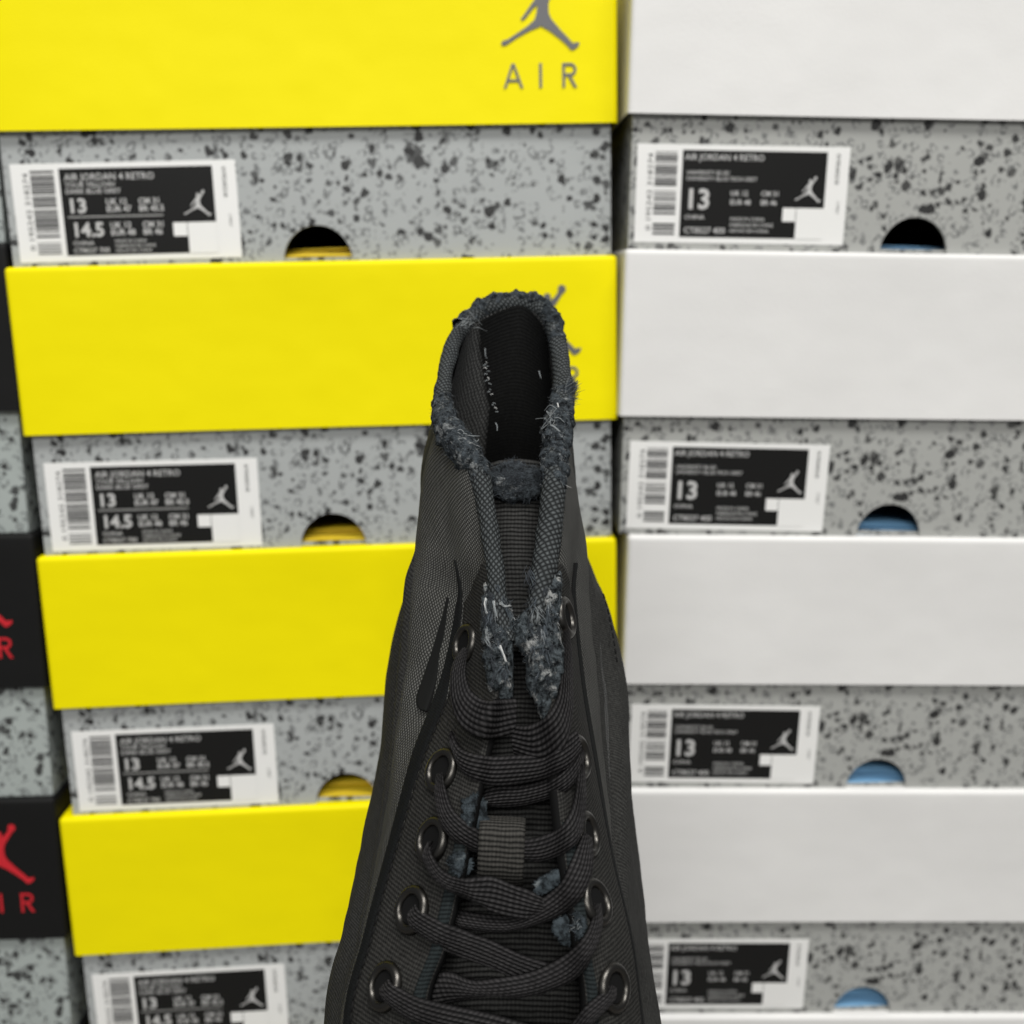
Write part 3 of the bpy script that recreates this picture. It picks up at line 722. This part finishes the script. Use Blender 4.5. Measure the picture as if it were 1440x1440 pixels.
# ---- lace: each visible run is given by its two edges; depth comes from what it lies on
LACES = [
 # (edge A points), (edge B points), lift along the run in mm
 ([(650,912),(638,930),(632,958),(634,995),(650,1022),(684,1037),(724,1030)], [(658,914),(655,932),(654,950),(662,972),(680,984),(700,986),(726,984)], [0,2.5,4,5,5,4,2]),
 ([(801,885),(806,925),(807,965),(806,1005),(795,1045),(765,1072),(722,1062)], [(793,888),(791,920),(790,950),(785,985),(770,1008),(745,1020),(720,1020)], [0,1.5,3,4,4.5,3.5,1.0]),
 ([(632,1030),(648,1056),(685,1066),(725,1064),(765,1060),(797,1040),(812,1030)], [(640,1062),(652,1090),(683,1104),(722,1105),(765,1098),(800,1080),(818,1058)], [-1,1,2,2.4,3,3,1]),
 ([(668,1118),(700,1108),(735,1106),(772,1096),(800,1072),(814,1050)], [(680,1135),(710,1138),(745,1134),(790,1118),(815,1092),(824,1062)], [-2,-1,.0,1,1.2,-1]),
 ([(622,1088),(626,1112),(638,1143),(668,1168),(705,1184),(740,1184),(768,1177),(791,1163),(806,1138),(813,1100),(815,1072)], [(612,1090),(610,1125),(618,1160),(642,1188),(680,1204),(738,1213),(768,1213),(802,1198),(819,1176),(825,1130),(822,1078)], [0,2,3,2.5,2,2,2.5,3,3,2,0]),
 ([(610,1184),(604,1200),(622,1228),(652,1238),(687,1233),(716,1244),(752,1260),(775,1270)], [(600,1186),(595,1214),(622,1250),(663,1271),(698,1285),(733,1291),(757,1291),(778,1290)], [0,2,3,3.4,3.6,3.6,3.0,1.0]),
 ([(822,1172),(812,1195),(804,1215),(788,1246),(760,1270),(722,1290),(690,1290),(650,1284),(628,1276)], [(834,1180),(836,1215),(832,1240),(815,1270),(780,1294),(735,1309),(698,1315),(652,1310),(626,1306)], [0,2,3.2,3.6,2.6,1.2,.5,-.5,-2]),
 ([(584,1274),(590,1284),(630,1305),(687,1322),(733,1343),(771,1357),(800,1368)], [(572,1290),(576,1306),(602,1326),(640,1344),(687,1361),(720,1377),(760,1400)], [0,1.6,2.2,2.4,2.2,1.2,-.8]),
 ([(836,1272),(834,1296),(821,1322),(791,1349),(748,1371),(704,1380),(664,1384),(634,1372),(610,1366)], [(846,1272),(848,1305),(837,1342),(815,1377),(777,1396),(733,1406),(690,1404),(640,1412),(600,1420)], [0,2.2,3.4,4.0,3.8,3.0,1.6,-.2,-2]),
 ([(546,1380),(552,1388),(586,1407),(618,1416),(664,1424),(704,1433),(750,1446),(790,1460)], [(532,1396),(536,1408),(558,1428),(590,1445),(640,1462),(690,1476),(740,1492),(780,1506)], [0,1.6,2.2,2.4,2.4,2.2,1.2,-.5]),
 ([(858,1386),(850,1398),(822,1421),(796,1450),(750,1476),(690,1492),(640,1500)], [(868,1392),(864,1412),(838,1442),(815,1478),(770,1508),(700,1526),(640,1532)], [0,2.0,3.2,3.8,3.6,2.6,.5]),
]
def sm(a, k=9, it=3):
    a = np.array(a, float)
    for _ in range(it):
        p = np.pad(a, (k//2, k//2), mode='edge'); a = np.convolve(p, np.ones(k)/k, 'valid')
    return a
LV, LF, LUV = [], [], []
NA = 88                                                  # points round the section
RIBS = 7
for (A, B, lift) in LACES:
    n = 210
    ta = np.linspace(0, len(A)-1, n); a2 = crs(np.array(A, float), ta); b2 = crs(np.array(B, float), np.linspace(0, len(B)-1, n))
    mid = (a2+b2)/2; wdn = 1.06+.05*np.sin(np.linspace(0, 9, n)+len(LV)*.01)[:, None]; a2 = mid+(a2-mid)*wdn; b2 = mid+(b2-mid)*wdn
    lf = np.interp(np.linspace(0, 1, n), np.linspace(0, 1, len(lift)), lift)*.001
    dm = sm([min(front(*((a+b)/2)), throat(((a+b)/2)[1])+.002) for a, b in zip(a2, b2)], 13)
    da = sm([front(*a) for a in a2], 13); db = sm([front(*b) for b in b2], 13)
    da = .55*dm+.45*np.clip(da, dm-.006, dm+.006); db = .55*dm+.45*np.clip(db, dm-.006, dm+.006)
    PA = np.array([px(*a, d) for a, d in zip(a2, da-lf)]); PB = np.array([px(*b, d) for b, d in zip(b2, db-lf)])
    C = (PA+PB)/2; Wv = PB-PA; L_ = np.linalg.norm(Wv, axis=1)
    T = np.gradient(C, axis=0); T /= np.linalg.norm(T, axis=1, keepdims=True)
    Wn = Wv/L_[:, None]; Nn = np.cross(T, Wn); Nn /= np.linalg.norm(Nn, axis=1, keepdims=True)
    if Nn[n//2, 2] > 0: Nn = -Nn
    # a lace seen on edge keeps its real width: it turns away from the eye instead of shrinking
    full = .0078
    s = np.concatenate([[0], np.cumsum(np.linalg.norm(np.diff(C, axis=0), axis=1))])
    base = len(LV)
    for i in range(n):
        half = L_[i]/2
        turn = math.sqrt(max(0, (full/2)**2-half**2)) if half < full/2 else 0
        turn = min(turn, .0022)
        for j in range(NA):
            if j < NA//2: u = -1+2*j/(NA//2-1); top = 1
            else: u = 1-2*(j-NA//2)/(NA//2-1); top = -1
            edge = math.sqrt(max(0, 1-abs(u)**6))
            rib = abs(math.sin(math.pi*RIBS*(u+1)/2))
            sub = .5+.5*math.sin(2*math.pi*s[i]/.0017+(math.floor(RIBS*(u+1)/2) % 2)*math.pi)
            h = top*(.00030*edge+(.00042*rib+.00006*sub*rib)*edge)
            sag = -.0005*u*u
            LV.append(C[i]+Wn[i]*half*u+Nn[i]*(h+sag)+np.array([0, 0, 1.])*turn*(u*u)*.6)
            LUV.append(((u+1)*RIBS/2, s[i]))
    LF += grid_faces(n, NA, True, base)
    LF += [[base+j for j in range(NA)][::-1], [base+(n-1)*NA+j for j in range(NA)]]
lace = meshobj('shoelace', c2w(np.array(LV)), LF, LACEM, SHOE, uv=LUV)

# ---- webbing loop on the tongue, with the lace running through it
lp = [(708,1150,.2475),(707,1158,.2435),(706,1172,.2405),(705,1195,.2395),(704,1220,.2395),(703,1236,.2410),(703,1244,.2440),(703,1240,.2475)]
LC = crs(np.array([px(*q) for q in lp]), np.linspace(0, 7, 70))
lt = np.gradient(LC, axis=0); lt /= np.linalg.norm(lt, axis=1, keepdims=True)
Vw, Uw = [], []
sw_ = np.concatenate([[0], np.cumsum(np.linalg.norm(np.diff(LC, axis=0), axis=1))])
hw = .0054
xdir = np.array([.995, .06, 0.03]); xdir /= np.linalg.norm(xdir)
for i in range(70):
    nn = np.cross(lt[i], xdir); nn /= np.linalg.norm(nn)
    for (u, h) in [(u, 1) for u in np.linspace(-1, 1, 14)]+[(u, -1) for u in np.linspace(1, -1, 14)]:
        Vw.append(LC[i]+xdir*hw*u*(1+.015*math.sin(sw_[i]*9000))+nn*h*.0004*(1-abs(u)**8*.6)); Uw.append((u*hw, sw_[i]))
fw = grid_faces(70, 28, True)
meshobj('lace_loop', c2w(np.array(Vw)), fw, WEB, SHOE, uv=Uw)

# ---- turned collar binding: a thick soft roll all round the mouth and down the throat
RIM = [(712,905,.2575,2.4),(702,852,.2615,2.6),(693,780,.269,2.6),(684,715,.276,2.7),(672,662,.2815,3.2),(650,632,.286,3.8),(630,604,.292,3.6),(622,565,.304,2.8),(629,512,.319,2.6),(645,470,.332,2.8),(678,440,.343,3.3),(727,429,.347,3.6),(766,440,.343,3.2),(783,478,.333,3.0),(790,525,.320,3.0),(790,570,.306,3.3),(783,612,.295,3.8),(780,655,.285,3.6),(776,715,.2765,3.6),(768,780,.2695,3.6),(757,845,.262,3.0),(752,905,.2570,2.4)]
RC = np.array([px(*q[:3]) for q in RIM]); RR = np.array([q[3] for q in RIM])*.001
nt = 520; tt = np.linspace(0, len(RIM)-1, nt)
RCs = crs(RC, tt); RRs = crs(RR[:, None], tt)[:, 0]
cen = np.array([.0, -.025, .305])
def tube(Cs, Rs, nsec, bump=0, bsc=400, flat=1.0, seed=0):
    T = np.gradient(Cs, axis=0); T /= np.linalg.norm(T, axis=1, keepdims=True)
    out = np.zeros((len(Cs), nsec, 3)); nor = np.zeros_like(out)
    up = np.array([.0, -.75, -.65])
    for i in range(len(Cs)):
        b = np.cross(T[i], up); b /= np.linalg.norm(b); a = np.cross(b, T[i])
        for j in range(nsec):
            t = 2*math.pi*j/nsec; d = a*math.cos(t)*1.0+b*math.sin(t)*flat
            p = Cs[i]+d*Rs[i]
            if bump:
                q = p*bsc+seed
                p = p+d*(bump*(pnoise(Vector(q))+.6*pnoise(Vector(q*2.3))))
            out[i, j] = p; nor[i, j] = d
    return out, nor
TB, TN = tube(RCs, RRs, 22, .00035, 160, .95)
sarc = np.concatenate([[0], np.cumsum(np.linalg.norm(np.diff(RCs, axis=0), axis=1))])
uvb = np.stack(np.meshgrid(np.arange(23)/22*.0176, sarc), -1)
TB2 = np.concatenate([TB, TB[:, :1]], axis=1); TB2 = np.roll(TB2[:, :-1], 8, axis=1); TB2 = np.concatenate([TB2, TB2[:, :1]], axis=1)
meshobj('collar_binding', c2w(TB2.reshape(-1, 3)), grid_faces(nt, 23), ROLLM, SHOE, uv=uvb.reshape(-1, 2))

# ---- frayed cloth: felted lump with loose fibres standing off it
def fibres(P, Nn, count, length, wmm, mats_p, V, FA, MI, lay=.85, curl=.9):
    k = len(P)
    for _ in range(count):
        i = rng.integers(k); p = P[i].copy(); n = Nn[i]
        d = rng.normal(size=3); d -= n*np.dot(d, n); d /= np.linalg.norm(d)+1e-9
        e = np.cross(n, d)
        rise = rng.uniform(0, 1)**2*(1.6 if rng.random() < .12 else .7)*(1.1-lay)*2.2
        L = length*rng.uniform(.3, 1.3)*.001; wv = wmm*.001*rng.uniform(.6, 1.5)
        w1, ph = rng.uniform(-3.2, 3.2), rng.uniform(0, 6.28)
        b = len(V); st = 6; q = p-n*.0003; ang = ph
        for s_ in range(st):
            f = s_/(st-1); ww = wv*(1-.5*f)
            dirn = d*math.cos(ang)+e*math.sin(ang)
            sd = e*math.cos(ang)-d*math.sin(ang)+n*.4
            V.append(q-sd*ww/2); V.append(q+sd*ww/2)
            q = q+(dirn+n*rise*(1-.6*f))*L/(st-1); ang += w1/(st-1)*1.6
        m = rng.choice(4, p=mats_p)
        for s_ in range(st-1):
            FA.append((b+2*s_, b+2*s_+1, b+2*s_+3, b+2*s_+2)); MI.append(m+1)
FMATS = [FBASE, FD, FM, FL, FW]
def fray_part(base_V, base_F, P, Nn, count, length, w=.11, mp=(.42, .42, .14, .02), lay=.78, label=None, extra=None):
    V = [v for v in base_V]; FA = [tuple(f) for f in base_F]; MI = [0]*len(FA)
    fibres(P, Nn, count, length, w, mp, V, FA, MI, lay)
    if extra: extra(V, FA, MI)
    o = meshobj('frayed_edge', c2w(np.array(V)), FA, FMATS, SHOE, fm=MI)
    if label: o['label'] = label
    return o
def thread(V, FA, MI, pts, rad, mat=4, seg=14):
    C = crs(np.array(pts), np.linspace(0, len(pts)-1, seg*(len(pts)-1)))
    t, _ = tube(C, np.full(len(C), rad)*np.linspace(1.1, .55, len(C)), 6)
    b = len(V); V.extend(t.reshape(-1, 3)); f = grid_faces(len(C), 6, True, b); FA.extend(f); MI.extend([mat]*len(f))

def rim_fray(t0, t1, grow, bump, count, length, label, mp=(.42, .42, .14, .02), extra=None, seed=0, lay=.72, shift=(0, 0, 0), w=.06):
    n = max(40, int((t1-t0)*34)); t = np.linspace(t0, t1, n)
    Cs = crs(RC, t)+np.array(shift); f = np.sin(np.pi*np.linspace(0.02, .98, n))**.4
    Rs = crs(RR[:, None], t)[:, 0]*(.8+(grow-.8)*f)
    O, Nr = tube(Cs, Rs, 30, bump, 310, 1.0, seed)
    P = O.reshape(-1, 3); Q = Nr.reshape(-1, 3)
    fray_part(P, grid_faces(n, 30, True), P, Q, count, length, w=w, mp=mp, label=label, extra=extra, lay=lay)
def ex_topleft(V, FA, MI):
    for _ in range(9):
        c = px(658+rng.uniform(-8, 10), 455+rng.uniform(-10, 10), .327)
        thread(V, FA, MI, [c, c+rng.normal(size=3)*.0016, c+rng.normal(size=3)*.0026], .00014, 3)
rim_fray(9.1, 13.2, .96, .0013, 12000, 1.25, 'blue-black fraying at the back of the collar', mp=(.55, .36, .08, .01), extra=ex_topleft, seed=3, shift=(0, -.0014, .0006))
def ex_left(V, FA, MI):
    for _ in range(10):
        x = rng.uniform(625, 668); c = px(x, 607+(x-625)*.12+rng.uniform(-3, 3), .2845)
        thread(V, FA, MI, [c, c+np.array([.0016, 0, 0])+rng.normal(size=3)*.0006, c+np.array([.003, .0005, 0])+rng.normal(size=3)*.0008], .00016, 3)
rim_fray(3.7, 7.2, 1.17, .0010, 14000, 1.25, 'grey-blue fraying on the folded collar corner', mp=(.36, .46, .16, .02), extra=ex_left, seed=8)
def ex_right(V, FA, MI):
    pts = [px(784, 567, .3005), px(786, 578, .2985), px(783, 588, .2965), px(784, 598, .295)]
    thread(V, FA, MI, pts, .0002, 4)
    thread(V, FA, MI, [px(774, 598, .292), px(780, 601, .291), px(788, 609, .290), px(788, 616, .289)], .00035, 3)
    for _ in range(14):
        c = px(770+rng.uniform(-10, 14), 590+rng.uniform(-18, 24), .2925)
        thread(V, FA, MI, [c, c+rng.normal(size=3)*.0012, c+rng.normal(size=3)*.002], .00014, 3)
    # tuft sticking out beside the collar
    for _ in range(520):
        c = px(798+rng.uniform(-4, 3), 556+rng.uniform(-14, 16), .306)
        d = np.array([.0022, -.0016, 0])*rng.uniform(.5, 1.25)+rng.normal(size=3)*.0005
        thread(V, FA, MI, [c, c+d*.6, c+d+rng.normal(size=3)*.0003], .00006, rng.choice([1, 2, 2, 3]), 3)
rim_fray(14.6, 17.6, 1.15, .0011, 13000, 1.25, 'pale tangled fraying with a loose white thread', mp=(.36, .40, .21, .03), extra=ex_right, seed=13)

def blob_fray(outline, dfun, thick, count, length, label, mp=(.4, .43, .15, .02), extra=None, bsc=300, amp=.0012, seed=0, w=.12, rag=.12, base=None, lay=.78):
    """felted patch filling an outline measured on the shoe, with real thickness"""
    out = np.array(outline, float); c = out.mean(0); na, nrr = (112, 34) if base else (72, 16)
    tcl = np.linspace(0, len(out), na, endpoint=False)
    wrap = np.concatenate([out[-2:], out, out[:3]]); ring = crs(wrap, tcl+2)
    V, Nv = [], []
    for k in range(nrr+1):
        f = k/nrr
        for a in range(na):
            q = c+(ring[a]-c)*f*(1+rag*pnoise(Vector((a*.45, seed*3.1, 0)))+rag*.6*pnoise(Vector((a*1.3, seed*3.1, 5))))
            hgt = thick*math.sqrt(max(0, 1-f**2.5))
            d = dfun(*q)
            p = px(*q, d-hgt)
            p = p+np.array([0, 0, -1.])*amp*(pnoise(Vector(p*bsc+seed))+.7*pnoise(Vector(p*bsc*2.2+seed)))*(1-f**6)
            V.append(p); Nv.append(np.array([(ring[a]-c)[0]*f/60, (ring[a]-c)[1]*f/60, -1.]))
    V = np.array(V); Nv = np.array(Nv); Nv /= np.linalg.norm(Nv, axis=1, keepdims=True)
    fs = grid_faces(nrr+1, na, True)
    # closed back
    b = len(V); V2 = np.concatenate([V, V[-na:]+np.array([0, 0, .0015])]); fs += grid_faces(2, na, True, b-na); fs += [[b+i for i in range(na)]]
    o = fray_part(V2, fs, V, Nv, count, length, w=w, mp=mp, label=label, extra=extra, lay=lay)
    if base: o.data.materials[0] = base
def df(off=0.0, k=1.0):
    def g(x, y):
        return min(front(x, y), throat(y)+.001)+off
    return g
smooth_cache = {}
def dthroat(off): return lambda x, y: throat(y)+off+.0012*pnoise(Vector((x*.06, y*.045, 3.)))
def strands(V, FA, MI, xs, ys, n, lift, ps):
    """matted yarn ends lying down the torn edge, in locks"""
    for _ in range(n):
        x0 = rng.uniform(*xs); y0 = rng.uniform(*ys); a = rng.normal()*.3; m = rng.choice([1, 2, 3, 4], p=ps)
        for k in range(7):
            x = x0+rng.normal()*1.6; y = y0+rng.normal()*3; L = rng.uniform(10, 26); aa = a+rng.normal()*.12
            q = [px(x+math.sin(aa)*L*f+rng.normal()*.7, y+math.cos(aa)*L*f, throat(y+L*f)-lift+.0011*(2*f-1)**2+rng.normal()*.00012) for f in (0, .35, .7, 1)]
            thread(V, FA, MI, q, rng.uniform(.00005, .00011), m if rng.random() < .8 else 1, 4)
def ex_tl(V, FA, MI):
    for (a, b, c_, r_) in (((694,846),(696,856),(699,867),.00034),((703,848),(709,852),(718,851),.0003),((703,910),(708,920),(712,931),.0004),((683,842),(682,850),(684,862),.00024)):
        for k in range(6):
            j_ = rng.normal(size=(3, 2))*.9
            thread(V, FA, MI, [px(a[0]+j_[0, 0], a[1]+j_[0, 1], throat(a[1])-.0040), px(b[0]+j_[1, 0], b[1]+j_[1, 1], throat(b[1])-.0048), px(c_[0]+j_[2, 0], c_[1]+j_[2, 1], throat(c_[1])-.0042)], r_*rng.uniform(.3, .7), 3 if k % 3 else 4)
    strands(V, FA, MI, (682, 712), (808, 950), 22, .0034, (.42, .48, .10, .0))
def ex_tr(V, FA, MI):
    strands(V, FA, MI, (744, 780), (800, 960), 24, .0038, (.40, .45, .15, .0))
    strands(V, FA, MI, (752, 770), (845, 915), 8, .0046, (.1, .4, .46, .04))
blob_fray([(688,790),(704,826),(717,850),(724,872),(722,905),(722,950),(720,985),(700,994),(686,968),(679,920),(676,870),(680,825)], dthroat(.0013), .0040, 2600, 1.3, 'blue-grey matted fraying at the near throat edge', extra=ex_tl, seed=1, w=.07, bsc=430, amp=.0013, base=FMAT, lay=.97)
blob_fray([(768,765),(782,785),(790,830),(786,880),(794,920),(790,960),(776,992),(764,1017),(752,992),(740,960),(738,925),(724,905),(724,878),(742,850),(756,810)], dthroat(.0008), .0043, 3000, 1.3, 'paler matted fraying at the far throat edge', mp=(.34, .42, .22, .02), extra=ex_tr, seed=2, w=.07, bsc=430, amp=.0014, base=FMAT, lay=.97)
# tongue top
tdp = lambda x, y: float(np.interp(y, [650, 700], [.291, .2865]))
blob_fray([(682,672),(692,659),(708,652),(724,648),(742,655),(764,662),(768,680),(758,698),(732,706),(706,704),(690,694)], tdp, .0026, 3500, 1.8, 'soft blue-black fraying along the tongue top', mp=(.86, .13, .01, .0), seed=4)
# worn spots between the laces
blob_fray([(650,1128),(668,1116),(684,1128),(684,1146),(692,1160),(672,1168),(652,1160)], df(-.0004), .0002, 500, .9, 'worn blue-grey spot above the lace loop', mp=(.62, .36, .02, 0), seed=5, amp=.0003, rag=.22, lay=.97, w=.06, base=FWORN)
blob_fray([(630,1206),(644,1198),(662,1206),(664,1222),(650,1234),(636,1226)], df(-.0004), .0002, 400, .9, 'worn blue-grey spot beside the lace loop', mp=(.62, .36, .02, 0), seed=6, amp=.0003, rag=.22, lay=.97, w=.06, base=FWORN)
blob_fray([(750,1244),(766,1232),(790,1222),(796,1232),(778,1250),(754,1260)], df(-.0005), .0003, 450, .9, 'worn spot under the right lace', mp=(.6, .36, .04, 0), seed=7, amp=.0003, rag=.22, lay=.97, w=.06, base=FWORN)
def ex_sp(V, FA, MI):
    for _ in range(26):
        y = rng.uniform(1290, 1318); x = rng.uniform(788, 816); c = px(x, y, front(x, y)-.0016)
        d = np.array([rng.normal()*.0010, rng.normal()*.0012, 0])
        thread(V, FA, MI, [c, c+d*.5+rng.normal(size=3)*.0002, c+d], .00007, rng.choice([2, 2, 3]), 5)
blob_fray([(776,1304),(790,1288),(812,1284),(824,1296),(820,1314),(804,1330),(788,1326)], df(-.0005), .0003, 700, 1.1, 'torn pale patch beside a right-hand eyelet', mp=(.5, .36, .12, .02), extra=ex_sp, seed=9, amp=.0004, rag=.22, lay=.97, w=.06, base=FWORN)
# short lint along the left collar roll and on the upper edges
LV2, LF2, LM2 = [], [], []
fibres(TB[60:480].reshape(-1, 3), TN[60:480].reshape(-1, 3), 1400, 1.0, .05, (.6, .35, .05, .0), LV2, LF2, LM2, .5)
meshobj('lint', c2w(np.array(LV2)), LF2, FMATS, SHOE, fm=LM2)

# ---- stitches inside the heel and along the seams
SV, SF, SM = [], [], []
hp = [(683,500,.336),(684,515,.334),(686,535,.331),(690,555,.328),(694,570,.325),(699,585,.322)]
H2 = crs(np.array([px(*q) for q in hp]), np.linspace(0, 5, 26))
for i in range(0, 25):
    if rng.random() < .25: continue
    p = H2[i]; d = np.array([rng.uniform(.0004, .0013)*(1 if i % 2 else -1), rng.uniform(-.0003, .0009), -.0002])
    thread(SV, SF, SM, [p, p+d*.5+rng.normal(size=3)*.0002, p+d], .00016, 3 if i % 3 else 4, 4)
for (a, b) in (((697,595,.319),(699,606,.317)),((758,522,.333),(761,532,.331)),((682,490,.337),(683,502,.336))):
    thread(SV, SF, SM, [px(*a), (px(*a)+px(*b))/2+rng.normal(size=3)*.0002, px(*b)], .0002, 3, 5)
meshobj('heel_stitching', c2w(np.array(SV)), SF, FMATS, SHOE, fm=SM)
def stitch_line(name, rr, cfun, mat, L=.0016, gap=.0009, rad=.00028, off=.0022):
    pts = np.array([surf([r], [cfun(r)], off)[0][0, 0] for r in rr])
    s = np.concatenate([[0], np.cumsum(np.linalg.norm(np.diff(pts, axis=0), axis=1))])
    V, FA, MI = [], [], []
    t = 0.0
    while t+L < s[-1]:
        q = [np.array([np.interp(x, s, pts[:, k]) for k in range(3)]) for x in (t, t+L/2, t+L)]
        nin = np.array([0, 0, .0003])
        C = np.array([q[0]+nin, q[1], q[2]+nin]); tb, _ = tube(crs(C, np.linspace(0, 2, 5)), np.full(5, rad), 5)
        b = len(V); V.extend(tb.reshape(-1, 3)); FA.extend(grid_faces(5, 5, True, b)); t += L+gap
    return meshobj(name, c2w(np.array(V)), FA, mat, SHOE)
TH = plain('black_thread', (.007, .007, .007), .8, Specular_IOR_Level=.15)
stitch_line('seam_stitching', np.linspace(2.6, 8, 160), lambda r: 1.86, TH)
stitch_line('seam_stitching', np.linspace(2.6, 8, 160), lambda r: 10.14, TH)
stitch_line('ankle_stitching', np.linspace(1.95, 2.9, 60), lambda r: 8.42, TH, off=.0006, rad=.0003)

# ------------------------------------------------------------------ camera, light
cam = bpy.data.cameras.new('camera'); co = bpy.data.objects.new('camera', cam); COL.objects.link(co)
co.location = Vector(CC); co.rotation_euler = (math.pi/2-PITCH, 0, 0)
cam.sensor_width = 36; cam.lens = 36; cam.clip_start = .01; cam.clip_end = 50
cam.dof.use_dof = True; cam.dof.focus_distance = .276; cam.dof.aperture_fstop = 12.5; cam.dof.aperture_blades = 0
scene.camera = co

def area(name, loc, target, sx, sy, power, col):
    l = bpy.data.lights.new(name, 'AREA'); l.shape = 'RECTANGLE'; l.size = sx; l.size_y = sy; l.energy = power; l.color = col
    o = bpy.data.objects.new(name, l); COL.objects.link(o); o.location = loc
    o.rotation_euler = (Vector(target)-Vector(loc)).to_track_quat('-Z', 'Y').to_euler(); return o
area('ceiling_lamp', (.45, -.48, CAMZ+2.1), (.05, .40, CAMZ-.1), 1.5, .4, 60, (1, .985, .955))
area('ceiling_lamp', (-.2, -1.7, CAMZ+1.25), (0, .4, CAMZ-.3), 1.4, .5, 29, (1, .985, .955))
w = bpy.data.worlds.new('World'); scene.world = w; w.use_nodes = True
bg = w.node_tree.nodes['Background']; bg.inputs[0].default_value = (.95, .97, 1, 1); bg.inputs[1].default_value = .23

scene.render.engine = 'CYCLES'
scene.cycles.use_denoising = True
scene.cycles.max_bounces = 6
scene.view_settings.view_transform = 'Standard'; scene.view_settings.look = 'None'
scene.view_settings.exposure = 0; scene.view_settings.gamma = 1
scene.view_settings.use_curve_mapping = False
